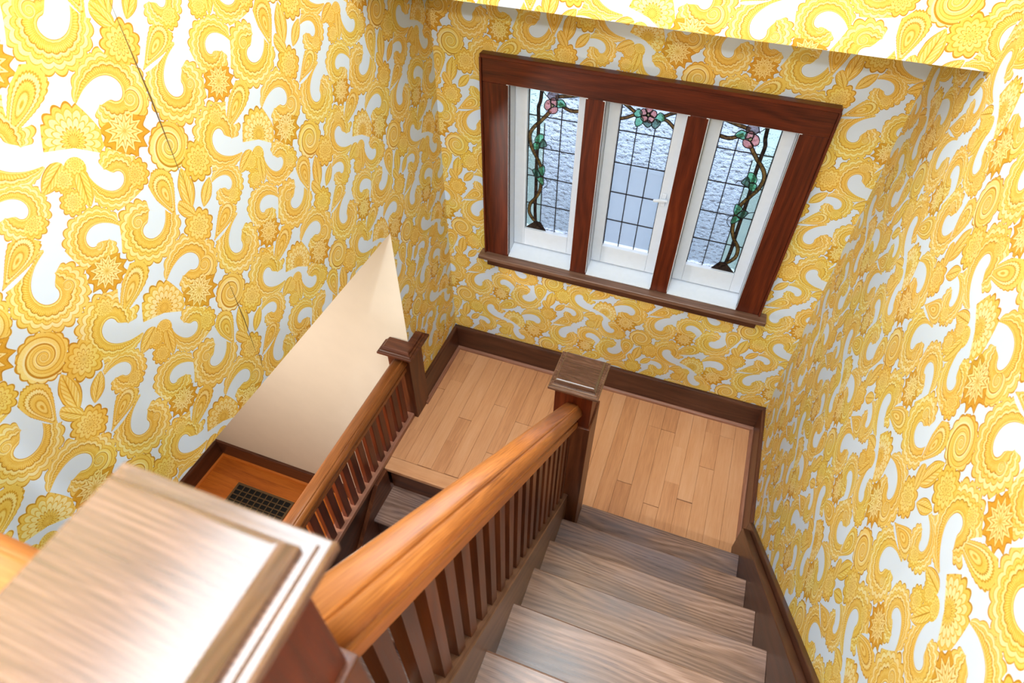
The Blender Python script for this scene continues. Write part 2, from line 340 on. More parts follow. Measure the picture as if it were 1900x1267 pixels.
def thing(name, loc, label, cat, group=None, kind=None):
    o = bpy.data.objects.new(name, None); o.location = loc; o.empty_display_size = .05; COL.objects.link(o)
    return tag(o, label, cat, group, kind)
def box(name, x, y, z, mat, parent=None, grain='x', bev=.002, seg=1, paper=None):
    """box mesh centred on its own origin"""
    c = ((x[0]+x[1])/2, (y[0]+y[1])/2, (z[0]+z[1])/2)
    bm = bmesh.new(); add_box(bm, x[0]-c[0], x[1]-c[0], y[0]-c[1], y[1]-c[1], z[0]-c[2], z[1]-c[2]); bevel(bm, bev, seg)
    return obj(name, finish(bm, name, grain), mat, parent, c)
def prism(name, pts, axis, a, b, mat, parent=None, grain='x', bev=.002, seg=1):
    bm = bmesh.new(); add_prism(bm, pts, axis, a, b); bevel(bm, bev, seg)
    return obj(name, finish(bm, name, grain), mat, parent)
def L(y): return SLOPE*(-y-1.1)

# ------------------------------------------------------------------ the shell
FAN = (-1.78, 2.398)
def pap(off):
    def f(co, n):
        if abs(n.x) > .7: return (-co.y, co.z) if n.x < 0 else (co.y, co.z)
        if abs(n.y) > .7: return (co.x, co.z)
        return (co.x, co.y)
    return lambda co, n: (f(co, n)[0]+off[0], f(co, n)[1]+off[1])
def shell(name, boxes, mat, off=None, label=None):
    bm = bmesh.new()
    for b in boxes: add_box(bm, *b)
    o = obj(name, finish(bm, name, None, pap(off) if off else None), mat)
    return tag(o, label, None, None, 'structure')
ZT, ZU, ZL, YE = 4.2, 1.67, -1.58, -5.0
YC, ZH = -0.594, 1.338
wall_left = shell('wall_left', [(-.14, 0, YE, YC+.002, ZH, ZT), (-.14, 0, YC+.002, .16, ZL, ZT)], PAPER, (0, 0), 'left stairwell wall in yellow paisley wallpaper ending above an opening')
shell('wall_back', [(0, .36, 0, .16, -.3, 2.385), (1.665, 2, 0, .16, -.3, 2.385), (.36, 1.665, 0, .16, -.3, .88), (.36, 1.665, 0, .16, 1.88, 2.385)], PAPER, (FAN[0]-.971, FAN[1]-2.146), 'wallpapered wall around the stained glass windows')
shell('wall_right', [(2, 2.14, YE, .16, ZL, ZT)], PAPER, (FAN[0]-1.368, FAN[1]-2.124), 'right stairwell wall in yellow paisley wallpaper beside the steps')
shell('wall_bulkhead', [(0, 2, -.579, .16, 2.385, ZT)], PAPER, (FAN[0]-1.058, FAN[1]-2.423), 'bright wallpapered bulkhead dropping above the window wall')
shell('wall_front', [(-2.3, 2.14, YE-.1, YE, ZL, ZT)], CREAM, None, 'cream wall at the far end of the hall')
shell('ceiling', [(-.14, 2.14, YE, -.579, ZT, ZT+.1)], CEIL, None, 'white ceiling over the stairwell')
shell('ceiling_lower', [(-2.3, -.14, YE, YC, ZH, ZH+.1)], CEIL, None, 'ceiling of the lower hall')
shell('wall_lower_end', [(-2.25, -.0004, YC, YC+.1, ZL-.1, ZH+.1)], CREAM, None, 'smooth cream plaster wall of the lower hall')
shell('wall_lower_left', [(-2.25, -2.11, YE, YC, ZL-.1, ZH)], CREAM, None, 'cream left wall of the lower hall')
floor_up = shell('floor_upper', [(0, 2, YE, -2.68, 1.36, ZU-.021)], VOID, None, 'upper hall oak floor at the head of the stairs')
bm = bmesh.new(); add_box(bm, -.0425, .0425, -1.156, 1.156, -.02, 0); bevel(bm, .0008); upm = finish(bm, 'plank', 'y'); upm.materials.append(OAK_FLOOR)
for i in range(23): obj('plank', upm, None, floor_up, (.0605+.0854*i, -3.84, ZU-.0005*(i % 3)))
shell('wall_under_stairs', [(1.032, 1.06, YE, -1.17, ZL, -.15)], CREAM, None, 'wall under the upper flight')
shell('subfloor', [(0, 2, -1.0, 0, -.26, -.022)], VOID, None, 'rough deck under the landing boards')

# open wallpaper seams and small nicks on the left wall
for i, (z1, z0, w) in enumerate(((2.62, 2.17, .0022), (1.80, 1.48, .0016), (1.475, 1.40, .0012))):
    bm = bmesh.new()
    pts = [(-1.545-w*.2, z1), (-1.545+w, (z1+z0)/2), (-1.553, z0), (-1.545-w, (z1+z0)/2)]
    add_prism(bm, pts, 'x', -.0005, .0009)
    obj('wallpaper_seam', finish(bm, 'wallpaper_seam', None), SEAM, wall_left)

# ------------------------------------------------------------------ landing floor, board by board
floor = thing('floor', (1, -.5, 0), 'light oak strip floor of the stair landing', None, None, 'structure')
del_cat = floor
bw = .0854; nb = 23; x0 = .003
meshes = {}
def plank(x, y0, y1, zoff):
    ln = round(y1-y0, 2)
    if ln not in meshes:
        bm = bmesh.new(); add_box(bm, -bw/2+.0004, bw/2-.0004, -ln/2+.0004, ln/2-.0004, -.02, 0); bevel(bm, .0009)
        me = finish(bm, 'plank', 'y'); me.materials.append(OAK_FLOOR); meshes[ln] = me
    obj('plank', meshes[ln], None, floor, (x, (y0+y1)/2, zoff))
rp = random.Random(11)
for i in range(nb):
    xc = x0+bw*(i+.5)
    front = -.968 if xc < 1.02 else -.985
    cuts = sorted(rp.sample([-.14, -.22, -.31, -.4, -.48, -.57, -.66, -.75], rp.choice([0, 1, 1, 2])))
    ys = [front]+cuts+[-.035]
    ys = [y for k, y in enumerate(ys) if k == 0 or y-ys[k-1] > .12 or k == len(ys)-1]
    for a, b_ in zip(ys, ys[1:]): plank(xc, a, b_, -rp.random()*.0006)
# nosing board at the top of the lower flight
bm = bmesh.new(); add_box(bm, 0.004, .985, -1.055, -.969, -.03, 0); bevel(bm, .006, 2)
obj('nosing_board', finish(bm, 'nosing_board', 'x'), OAK_FLOOR, floor)
for o, a, b_ in (('baseboard', 0, 0),): pass

def profile_run(name, prof, path, mat, parent=None, grain='x', smooth=False):
    """sweep a closed profile (list of (n,z)) along straight path pieces given as frames: (point, n-dir)"""
    bm = bmesh.new(); rows = []
    for p, d in path: rows.append([bm.verts.new((p[0]+d[0]*n, p[1]+d[1]*n, p[2]+z)) for n, z in prof])
    k = len(prof)
    for A, B in zip(rows, rows[1:]):
        for i in range(k): bm.faces.new((A[i], A[(i+1) % k], B[(i+1) % k], B[i]))
    bm.faces.new(rows[0]); bm.faces.new(rows[-1][::-1])
    return obj(name, finish(bm, name, grain, None, smooth), mat, parent)
BASE = [(0, 0), (.02, 0), (.02, .183), (.016, .190), (.011, .192), (.008, .1966), (0, .1966)]
SHOE = [(.02, 0)]+[(.02+.019*math.cos(a), .019*math.sin(a)) for a in [i*math.pi/2/5 for i in range(6)]]
bb = profile_run('baseboard_back', BASE, [((0, 0, 0), (0, -1)), ((2, 0, 0), (0, -1))], OAK_BASE, None, 'x')
tag(bb, 'dark brown baseboard along the window wall', None, None, 'structure')
profile_run('shoe_moulding', SHOE, [((.0205, 0, 0), (0, -1)), ((1.9795, 0, 0), (0, -1))], OAK_SHOE, bb, 'x')
bb = profile_run('baseboard_left', BASE, [((0, -.021, 0), (1, 0)), ((0, -.5075, 0), (1, 0))], OAK_BASE, None, 'y')
tag(bb, 'dark brown baseboard on the left of the landing', None, None, 'structure')
profile_run('shoe_moulding', SHOE, [((0, -.04, 0), (1, 0)), ((0, -.545, 0), (1, 0))], OAK_SHOE, bb, 'y')
bb = profile_run('baseboard_right', BASE, [((2, -.021, 0), (-1, 0)), ((2, -.788, 0), (-1, 0))], OAK_BASE, None, 'y')
tag(bb, 'dark brown baseboard on the right wall sloping up beside the steps', None, None, 'structure')
profile_run('shoe_moulding', SHOE, [((2, -.04, 0), (-1, 0)), ((2, -.80, 0), (-1, 0))], OAK_SHOE, bb, 'y')
yt = -2.62
prism('sloped_skirting', [(-.7885, 0), (-.7885, .1966), (yt, .4855+L(yt)), (yt, .4855+L(yt)-.45), (-1.0, 0)], 'x', 1.98, 1.9999, OAK_BASE, bb, 's', .002)
for nm, path, gr, lab in (('baseboard_lower_end', [((-2.11, YC, ZL), (0, -1)), ((-.12, YC, ZL), (0, -1))], 'x', 'dark baseboard under the cream wall of the lower hall'),
                          ('baseboard_lower_left', [((-2.11, YC-.021, ZL), (1, 0)), ((-2.11, -3.0, ZL), (1, 0))], 'y', 'dark baseboard on the left side of the lower hall')):
    bb = profile_run(nm, BASE, path, OAK_BASE, None, gr); tag(bb, lab, None, None, 'structure')
    profile_run('shoe_moulding', SHOE, path, OAK_LOW, bb, gr)
# lower hall floor boards
fl = thing('floor_lower', (-1.1, -1.2, ZL), 'orange oak boards of the lower hall floor', None, None, 'structure')
shb = bmesh.new(); add_box(shb, -1.15, 1.15, -.0405, .0405, -.02, 0); bevel(shb, .0007)
lpm = finish(shb, 'plank', 'x'); lpm.materials.append(OAK_LOW)
for i in range(14): obj('plank', lpm, None, fl, (-.98, YC-.03-.082*(i+.5), ZL-.0003*(i % 3)))
bm = bmesh.new(); add_box(bm, -2.3, 2.1, YE, -1.76, ZL-.1, ZL-.003); obj('floor_deck', finish(bm, 'floor_deck', 'x'), OAK_LOW, fl)
bm = bmesh.new(); add_box(bm, .15, 2.1, -1.76, .1, ZL-.1, ZL-.003); obj('floor_deck', finish(bm, 'floor_deck', 'x'), OAK_LOW, fl)

# ------------------------------------------------------------------ floor register
rg = thing('floor_register', (-1.5, -.90, ZL), 'dark metal floor register with a grid of openings by the lower baseboard', 'floor vent')
bm = bmesh.new(); xa, xb, ya, yb = -1.78, -1.225, -1.02, -.805
for b_ in ((xa, xb, yb-.018, yb), (xa, xb, ya, ya+.018), (xa, xa+.018, ya+.0181, yb-.0181), (xb-.018, xb, ya+.0181, yb-.0181)): add_box(bm, *b_, ZL, ZL+.008)
obj('frame', finish(bm, 'frame', None), IRON, rg)
bm = bmesh.new(); add_box(bm, xa+.0181, xb-.0181, ya+.0181, yb-.0181, ZL+.0002, ZL+.0012); obj('duct_shade_sheet', finish(bm, 'duct_shade_sheet', None), VOID, rg)  # thin near-black sheet standing in for the shade inside the opening
gb = bmesh.new(); add_box(gb, -.004, .004, (ya-yb)/2+.018, (yb-ya)/2-.018, 0, .006); gme = finish(gb, 'grille_bar', None); gme.materials.append(IRON)
for i in range(1, 9): obj('grille_bar', gme, None, rg, (xa+.018+(xb-xa-.036)*i/9, (ya+yb)/2, ZL+.0013))
gb = bmesh.new(); add_box(gb, -(xb-xa)/2+.018, (xb-xa)/2-.018, -.004, .004, 0, .005); gme = finish(gb, 'grille_bar', None); gme.materials.append(IRON)
for i in range(1, 4): obj('grille_bar', gme, None, rg, ((xa+xb)/2, yb-.018-(yb-ya-.036)*i/4, ZL+.0015))

# ------------------------------------------------------------------ flights of steps
R_, G_, Y1 = .2087, .2255, -.9909
up = thing('staircase', (1.5, -1.0, 0), 'upper flight of worn oak steps rising along the right wall', 'stairs')
tb = bmesh.new(); W2 = (1.9445-1.104)/2
pr = [(-.012, 0), (-.026+.004, 0)]
def nose(d, th):   # y,z profile of a tread with rounded nosing at y=0, going back to y=-d
    return [(-d, 0), (-d, -th), (-.006, -th)]+[(-.012+.012*math.cos(a), -th/2+th/2*math.sin(a)) for a in [-1.2, -.7, -.25, .25, .7, 1.2]]+[(-.008, 0)]
add_prism(tb, [(y, z) for y, z in nose(.25, .03)], 'x', -W2, W2)
tme = finish(tb, 'tread', 'x'); tme.materials.append(OAK_TREAD)
rb = bmesh.new(); add_box(rb, -W2, W2, -.01, .01, -R_+.0, -.0305); bevel(rb, .001); rme = finish(rb, 'riser', 'x'); rme.materials.append(OAK_DARK)
W4 = (1.9445-1.1575)/2
tb = bmesh.new(); add_prism(tb, [(y, z) for y, z in nose(.25, .03)], 'x', -W4, W4); tmn = finish(tb, 'tread', 'x'); tmn.materials.append(OAK_TREAD)
rb = bmesh.new(); add_box(rb, -W4, W4, -.01, .01, -R_, -.0305); bevel(rb, .001); rmn = finish(rb, 'riser', 'x'); rmn.materials.append(OAK_DARK)
for k in range(1, 9):
    y = Y1-(k-1)*G_
    narrow = k in (1, 7, 8)      # steps that are notched round a newel
    if k < 8: obj('tread', tmn if narrow else tme, None, up, ((1.1575+1.9445)/2 if narrow else 1.104+W2, y, k*R_))
    obj('riser', rmn if narrow else rme, None, up, ((1.1575+1.9445)/2 if narrow else 1.104+W2, y-.034, k*R_))
box('landing_nosing', (1.1575, 1.9445), (-2.66, Y1-7*G_), (1.64, 1.6705), OAK_TREAD, up, 'x', .006, 2)
yt, yb2 = -2.507, -1.1672
prism('stringer', [(yb2, .474+L(yb2)), (yt, .474+L(yt)), (yt, .06+L(yt)), (-1.3, -.05), (yb2, 0.02)], 'x', 1.043, 1.1036, OAK_STR, up, 's', .003)
yt = -2.62
prism('stringer', [(-.842, .0), (-.842, .448+L(-.842)), (yt, .448+L(yt)), (yt, .448+L(yt)-.42), (-1.05, 0)], 'x', 1.9455, 1.9798, OAK_BASE, up, 's', .003)
bm = bmesh.new()
for xx in (1.046, ):
    add_prism(bm, [(-1.16, -.02), (-1.3, -.09), (-2.5, .05+L(-2.5)), (-2.5, .03+L(-2.5)), (-1.3, -.115), (-1.16, -.045)], 'x', 1.05, 1.98)
obj('soffit', finish(bm, 'soffit', None), CREAM, up)

lo = thing('staircase', (.5, -1.05, -.2), 'lower flight of dark oak steps going down left of the long handrail', 'stairs')
xl0, xl1 = .026, .998; W3 = (xl1-xl0)/2
tb = bmesh.new(); add_prism(tb, [(-y, z) for y, z in nose(.255, .03)], 'x', -W3, W3); tme2 = finish(tb, 'tread', 'x'); tme2.materials.append(OAK_TREAD)
rb = bmesh.new(); add_box(rb, -W3, W3, -.01, .01, 0, R_-.0305); bevel(rb, .001); rme2 = finish(rb, 'riser', 'x'); rme2.materials.append(OAK_DARK)
for k in range(1, 8):
    yk = -1.055-.2255*k
    obj('tread', tme2, None, lo, ((xl0+xl1)/2, yk, -k*R_))
    obj('riser', rme2, None, lo, ((xl0+xl1)/2, yk+.2255+.028, -k*R_))
bm = bmesh.new(); add_box(bm, -.064, .0, -2.6, YC-.068, ZL, -.0005); obj('spandrel_panel', finish(bm, 'spandrel_panel', 'y'), OAK_DARK, lo)
prism('stringer', [(-1.06, -.002), (-1.17, -.002), (-2.6, -.002-1.43*SLOPE), (-2.6, -2.0+.38), (-1.06, -.36)], 'x', .0005, .0255, OAK_DARK, lo, 'y', .002)
prism('stringer', [(-1.06, -.002), (-1.17, -.002), (-2.6, -.002-1.43*SLOPE), (-2.6, -2.0+.38), (-1.06, -.36)], 'x', .9985, 1.03, OAK_DARK, lo, 'y', .002)

# ------------------------------------------------------------------ newel posts
def tiers(bm, cx, cy, tl):
    """stack of square rings (half, z) lofted upward"""
    rows = []
    for h, z in tl: rows.append([bm.verts.new((cx+sx*h, cy+sy*h, z)) for sx, sy in ((-1, -1), (1, -1), (1, 1), (-1, 1))])
    for A, B in zip(rows, rows[1:]):
        for i in range(4): bm.faces.new((A[i], A[(i+1) % 4], B[(i+1) % 4], B[i]))
    bm.faces.new(rows[0][::-1]); bm.faces.new(rows[-1])
def newel(label, cx, cy, zb, zt):
    n = thing('newel_post', (cx, cy, zb), label, 'newel post')
    bm = bmesh.new(); add_box(bm, -.083, .083, -.083, .083, 0, zt-.247-zb); bevel(bm, .004, 2)
    obj('shaft', finish(bm, 'shaft', 'z'), OAK_DARK, n, (cx, cy, zb))
    bm = bmesh.new(); add_box(bm, -.075, .075, -.075, .075, zt-.2469, zt-.062); bevel(bm, .003, 2)
    obj('neck_block', finish(bm, 'neck_block', 'z'), OAK_RED, n, (cx, cy, 0))
    bm = bmesh.new()
    tiers(bm, 0, 0, [(.0765, -.0618), (.080, -.056), (.084, -.050), (.094, -.0445), (.0985, -.040), (.0985, -.030), (.096, -.0265), (.0905, -.0262), (.0890, -.0225), (.0845, -.022)])
    mould = finish(bm, 'cap_moulding', 'mitre')
    bm = bmesh.new()
    tiers(bm, 0, 0, [(.0815, -.0219), (.0815, -.016), (.0760, -.004), (.0735, -.0008), (.071, 0)])
    cp = obj('cap', finish(bm, 'cap', 'mitre'), OAK_CAP, n, (cx, cy, zt))
    obj('cap_moulding', mould, OAK_CAP, cp, (cx, cy, zt))
    return n
newel('square oak newel post on the landing at the foot of the long handrail', 1.073, -1.083, .0005, 1.312)
newel('large blurred oak newel post cap in the near left corner', 1.072, -2.592, 1.36, 2.69)
# half newel that wraps the corner of the cream wall
hn = thing('newel_post', (-.03, -.62, 0), 'half newel post wrapping the corner of the cream wall', 'newel post')
def ell(o): return [(-.108-o, YC-.0003), (-.108-o, YC-.066-o), (.028+o, YC-.066-o), (.028+o, -.508+o), (.0003, -.508+o), (.0003, YC-.0003)]
prism('shaft', ell(0), 'z', .0005, .53, OAK_DARK, hn, 'z', .0015)
bm = bmesh.new(); rows = []
for o_, z_ in ((.002, .531), (.006, .538), (.014, .545), (.034, .552), (.038, .556), (.038, .568), (.034, .572), (.026, .573), (.024, .580), (.014, .581), (.012, .594), (.006, .600)):
    rows.append([bm.verts.new((x, y, z_)) for x, y in ell(o_)])
for A, B in zip(rows, rows[1:]):
    for i in range(6): bm.faces.new((A[i], A[(i+1) % 6], B[(i+1) % 6], B[i]))
bm.faces.new(rows[0][::-1]); bm.faces.new(rows[-1])
obj('cap', finish(bm, 'cap', 'x'), OAK_DARK, hn)

# ------------------------------------------------------------------ balustrades
_h = [(.031, 0), (.031, .030), (.0285, .0345), (.022, .038), (.0185, .046), (.0195, .056), (.025, .064), (.034, .069), (.0405, .077), (.0435, .089), (.0425, .103), (.0385, .116), (.032, .126), (.0265, .1305), (.0245, .1308), (.0240, .1375), (.021, .1405), (.012, .1425), (.004, .1432)]
RAILP = [(-.031, 0)]+_h+[(-u, v) for u, v in _h[::-1]][:-1]
SMOOTH = set(range(3, 14)) | set(range(17, 22)) | set(range(24, 36))
def rail(name, path, parent, grain, mat, prof=RAILP):
    """path: (point, side-dir) frames; smooth shading with crisp fillets"""
    bm = bmesh.new(); rows = []
    for p, d in path: rows.append([bm.verts.new((p[0]+d[0]*u, p[1]+d[1]*u, p[2]+v)) for u, v in prof])
    k = len(prof)
    for A, B in zip(rows, rows[1:]):
        for i in range(k):
            f = bm.faces.new((A[i], A[(i+1) % k], B[(i+1) % k], B[i])); f.smooth = i in SMOOTH
    bm.faces.new(rows[0]); bm.faces.new(rows[-1][::-1])
    return obj(name, finish(bm, name, grain), mat, parent)
XR = 1.073
bu = thing('balustrade', (XR, -1.8, 1.0), 'long sloping golden oak handrail with square balusters beside the upper steps', 'balustrade')
rail('handrail', [((XR, -1.1582, 1.0+L(-1.1582)), (1, 0)), ((XR, -2.5165, 1.0+L(-2.5165)), (1, 0))], bu, 's', OAK_RAIL)
prism('shoe_rail', [(-1.1672, .4742+L(-1.1672)), (-2.507, .4742+L(-2.507)), (-2.507, .4865+L(-2.507)), (-1.1672, .4865+L(-1.1672))], 'x', XR-.0335, XR+.0318, OAK_STR, bu, 's', .0025)
bs = .0168
bm = bmesh.new()
zb_, zt_ = .4868, 1.001
A = [bm.verts.new((sx*bs, sy*bs, zb_-SLOPE*sy*bs)) for sx, sy in ((-1, -1), (1, -1), (1, 1), (-1, 1))]
B = [bm.verts.new((sx*bs, sy*bs, zt_-SLOPE*sy*bs)) for sx, sy in ((-1, -1), (1, -1), (1, 1), (-1, 1))]
bm.faces.new(A[::-1]); bm.faces.new(B)
for i in range(4): bm.faces.new((A[i], A[(i+1) % 4], B[(i+1) % 4], B[i]))
bme = finish(bm, 'baluster', 'z'); bme.materials.append(OAK_DARK)
y = -1.222
while y > -2.49:
    obj('baluster', bme, None, bu, (XR, y, L(y))); y -= .0668
# low level guard beside the lower flight
XG = -.028
bl = thing('balustrade', (XG, -1.4, 0), 'low level oak guard rail with flat balusters in front of the cream wall', 'balustrade')
RP2 = [(u*.98, v*.72) for u, v in RAILP]
rail('handrail', [((XG, YC-.0665, .424), (1, 0)), ((XG, -2.55, .424), (1, 0))], bl, 'y', OAK_RAIL, RP2)
box('shoe_rail', (XG-.036, XG+.034), (-2.55, YC-.0665), (.0, .034), OAK_SHOE, bl, 'y', .004, 2)
bm = bmesh.new(); add_box(bm, -.014, .014, -.0225, .0225, .0342, .4238); bevel(bm, .0015); bme = finish(bm, 'baluster', 'z'); bme.materials.append(OAK_RED)
y = -.725
while y > -2.5:
    obj('baluster', bme, None, bl, (XG, y, 0)); y -= .0742
# guard of the upper hall running from the near newel to the left wall
bh = thing('balustrade', (.5, -2.592, ZU), 'blurred handrail running left from the near newel post', 'balustrade')
rail('handrail', [((.9785, -2.592, 2.415), (0, 1)), ((.001, -2.592, 2.415), (0, 1))], bh, 'x', OAK_RAIL)
box('shoe_rail', (.001, .9785), (-2.622, -2.562), (ZU, ZU+.03), OAK_DARK, bh, 'x', .003)
bm = bmesh.new(); add_box(bm, -.0152, .0152, -.0152, .0152, ZU+.0302, 2.4148); bme = finish(bm, 'baluster', 'z'); bme.materials.append(OAK_RED)
for i in range(13): obj('baluster', bme, None, bh, (.07+i*.068, -2.592, 0))

# ------------------------------------------------------------------ the window wall joinery
tr = thing('trim_1', (1.0, -.02, .89), 'dark red brown wooden casing around the three stained glass windows', None, None, 'structure')
X0, X1, Z0, Z1 = .254, 1.759, .8912, 1.9816
OP = ((.383, .745), (.837, 1.193), (1.285, 1.645))
box('head_casing', (X0, X1), (-.03, -.0003), (1.871, Z1), OAK_RED, tr, 'x', .002)
box('side_casing', (X0, OP[0][0]), (-.03, -.0003), (Z0, 1.8708), OAK_RED, tr, 'z', .002)
box('side_casing', (OP[2][1], X1), (-.03, -.0003), (Z0, 1.8708), OAK_RED, tr, 'z', .002)
box('mullion', (OP[0][1], OP[1][0]), (-.03, -.0003), (Z0, 1.8708), OAK_RED, tr, 'z', .003)
box('mullion', (OP[1][1], OP[2][0]), (-.03, -.0003), (Z0, 1.8708), OAK_RED, tr, 'z', .003)
box('back_band', (X0-.006, X1+.006), (-.044, -.0003), (Z1, Z1+.018), OAK_RED, tr, 'x', .003)
box('back_band', (X0-.010, X0-.0003), (-.040, -.0003), (Z0, Z1), OAK_RED, tr, 'z', .002)
box('back_band', (X1+.0003, X1+.010), (-.040, -.0003), (Z0, Z1), OAK_RED, tr, 'z', .002)
bm = bmesh.new(); add_box(bm, .217, 1.803, -.078, -.0003, .866, .8908); bevel(bm, .006, 3)
obj('stool', finish(bm, 'stool', 'x'), OAK_STR, tr)
box('apron', (.25, 1.768), (-.022, -.0003), (.79, .8657), OAK_BASE, tr, 'x', .002)
box('apron_moulding', (.243, 1.775), (-.034, -.0225), (.848, .8657), OAK_BASE, tr, 'x', .003)
SY = .062      # inner face of the sashes
for a, b_ in OP:
    box('jamb', (a-.012, a), (-.0295, .15), (.905, 1.883), WHITE, tr, None, .001)
    box('jamb', (b_, b_+.012), (-.0295, .15), (.905, 1.883), WHITE, tr, None, .001)
    box('head_jamb', (a+.0003, b_-.0003), (-.0295, .15), (1.8712, 1.884), WHITE, tr, None, .001)
    prism('sill', [(-.0295, .8912), (.15, .8912), (.15, .93), (SY, .922), (-.0295, .897)], 'x', a+.0003, b_-.0003, WHITE, tr, None, .001)

GY = .085
GL = dict(stem1=[(0.063, 0.815), (0.063, 0.782), (0.059, 0.731), (0.05, 0.697), (0.053, 0.638), (0.054, 0.577), (0.052, 0.478), (0.051, 0.374), (0.053, 0.258), (0.052, 0.134), (0.058, 0.042)],
 stem2=[(0.11, 0.691), (0.092, 0.665), (0.063, 0.63), (0.027, 0.589), (0.011, 0.548), (0.02, 0.493), (0.044, 0.447), (0.073, 0.394), (0.078, 0.364), (.083, .33), (0.081, 0.295), (0.075, 0.247), (0.053, 0.197), (0.024, 0.153), (0.02, 0.101), (0.041, 0.063), (0.064, 0.043)],
 top1=[(0.13, 0.762), (0.186, 0.774), (0.252, 0.790)], top2=[(0.15, 0.735), (0.204, 0.709), (0.252, 0.713)])
LEAVES = [('G', [(0.041, 0.519), (0.043, 0.54), (0.059, 0.561), (0.08, 0.561), (0.079, 0.54), (0.068, 0.52)]), ('T', [(0.068, 0.517), (0.082, 0.541), (0.099, 0.512), (0.089, 0.503), (0.065, 0.495)]), ('G', [(0.033, 0.507), (0.05, 0.517), (0.065, 0.509), (0.059, 0.486), (0.038, 0.479)]),
 ('G', [(0.063, 0.376), (0.091, 0.394), (0.094, 0.364), (0.086, 0.339), (0.071, 0.352)]), ('T', [(0.031, 0.358), (0.049, 0.367), (0.071, 0.348), (0.068, 0.328), (0.048, 0.327)]), ('G', [(0.054, 0.321), (0.076, 0.329), (0.089, 0.321), (0.092, 0.288), (0.076, 0.294)]),
 ('G', [(0.14, 0.744), (0.165, 0.752), (0.184, 0.729), (0.17, 0.721), (0.145, 0.716)]),
 ('Y', [(0.095, 0.762), (0.105, 0.78), (0.128, 0.786), (0.144, 0.773), (0.142, 0.754), (0.123, 0.748), (0.104, 0.751)]),
 ('P', [(0.113, 0.75), (0.126, 0.755), (0.14, 0.741), (0.138, 0.722), (0.121, 0.729), (0.11, 0.733)]), ('P', [(0.082, 0.719), (0.091, 0.736), (0.109, 0.742), (0.108, 0.723), (0.112, 0.708), (0.097, 0.695), (0.083, 0.703)]), ('P', [(0.103, 0.696), (0.117, 0.707), (0.142, 0.713), (0.141, 0.693), (0.127, 0.682), (0.107, 0.682)]),
 ('C', [(0.110, 0.725), (0.121, 0.728), (0.128, 0.72), (0.122, 0.711), (0.113, 0.712)]), ('B', [(0.004, 0.001), (0.058, 0.05), (0.087, 0.049), (0.12, 0.0)])]
TEND = [[(0.099, 0.512), (0.116, 0.512), (0.125, 0.496)], [(0.094, 0.329), (0.111, 0.31), (0.11, 0.282), (0.092, 0.262)], [(0.0, 0.367), (0.02, 0.36), (0.035, 0.352)], [(.063, .79), (.08, .765), (.10, .75)]]
CL = [('G', [(0.062, 0.748), (0.077, 0.769), (0.093, 0.76), (0.092, 0.742), (0.075, 0.735)]), ('G', [(0.076, 0.728), (0.097, 0.735), (0.106, 0.714), (0.085, 0.691), (0.074, 0.705)]), ('G', [(0.161, 0.746), (0.177, 0.768), (0.197, 0.756), (0.197, 0.738), (0.173, 0.73)]), ('T', [(0.15, 0.718), (0.161, 0.735), (0.185, 0.724), (0.168, 0.695), (0.152, 0.704)]), ('T', [(0.108, 0.711), (0.127, 0.725), (0.147, 0.714), (0.132, 0.695)])]
for k in range(5):
    a0 = math.radians(90+72*k); c_ = (.126, .752)
    CL.append(('P', [(c_[0]+rr*math.cos(a0+d), c_[1]+rr*math.sin(a0+d)) for rr, d in ((.011, -.5), (.024, -.58), (.034, -.35), (.036, 0), (.034, .35), (.024, .58), (.011, .5))]))
CL.append(('C', [(.126+.0105*math.cos(k*math.pi/4), .752+.0105*math.sin(k*math.pi/4)) for k in range(8)]))
CT = [[(.0, .790), (.03, .775), (.065, .752)], [(0, .712), (.03, .722), (.065, .742)], [(.19, .75), (.22, .77), (.252, .785)], [(.19, .745), (.22, .735), (.252, .708)]]
MATK = dict(G=G_GREEN, T=G_TEAL, P=G_PINK, Y=G_GREY, C=G_CENT, B=G_BROWN)
NAMEK = dict(G='leaf', T='leaf', P='petal', Y='petal', C='flower_centre', B='root')
def smooth_path(pts, n=5):
    out = []; m_ = len(pts)
    for i in range(m_-1):
        p0, p1, p2, p3 = pts[max(i-1, 0)], pts[i], pts[i+1], pts[min(i+2, m_-1)]
        for k in range(n):
            u = k/n
            out.append(tuple(.5*((2*p1[j])+(-p0[j]+p2[j])*u+(2*p0[j]-5*p1[j]+4*p2[j]-p3[j])*u*u+(-p0[j]+3*p1[j]-3*p2[j]+p3[j])*u**3) for j in (0, 1)))
    return out+[pts[-1]]
def ribbon(name, pts, w, y0, y1, mat, parent, fx, ox, oz, closed=False):
    """flat strip of width w following pts in the pane plane"""
    bm = bmesh.new(); n = len(pts); rows = []
    for i, (u, v) in enumerate(pts):
        a = pts[(i-1) % n] if closed or i else pts[i]; b2 = pts[(i+1) % n] if closed or i < n-1 else pts[i]
        tx, tz = b2[0]-a[0], b2[1]-a[1]; l_ = math.hypot(tx, tz) or 1; nx, nz = -tz/l_, tx/l_
        q = [(u+nx*w/2, v+nz*w/2), (u-nx*w/2, v-nz*w/2)]
        rows.append([bm.verts.new((ox+fx(p[0]), yy, oz+min(max(p[1], 0), .826))) for p in q for yy in (y0, y1)])
    m_ = n if closed else n-1
    for i in range(m_):
        A, B = rows[i], rows[(i+1) % n]
        for j, k in ((0, 2), (2, 3), (3, 1), (1, 0)): bm.faces.new((A[j], A[k], B[k], B[j]))
    if not closed:
        for A in (rows[0], rows[-1]): bm.faces.new((A[0], A[2], A[3], A[1]))
    return obj(name, finish(bm, name, None), mat, parent)
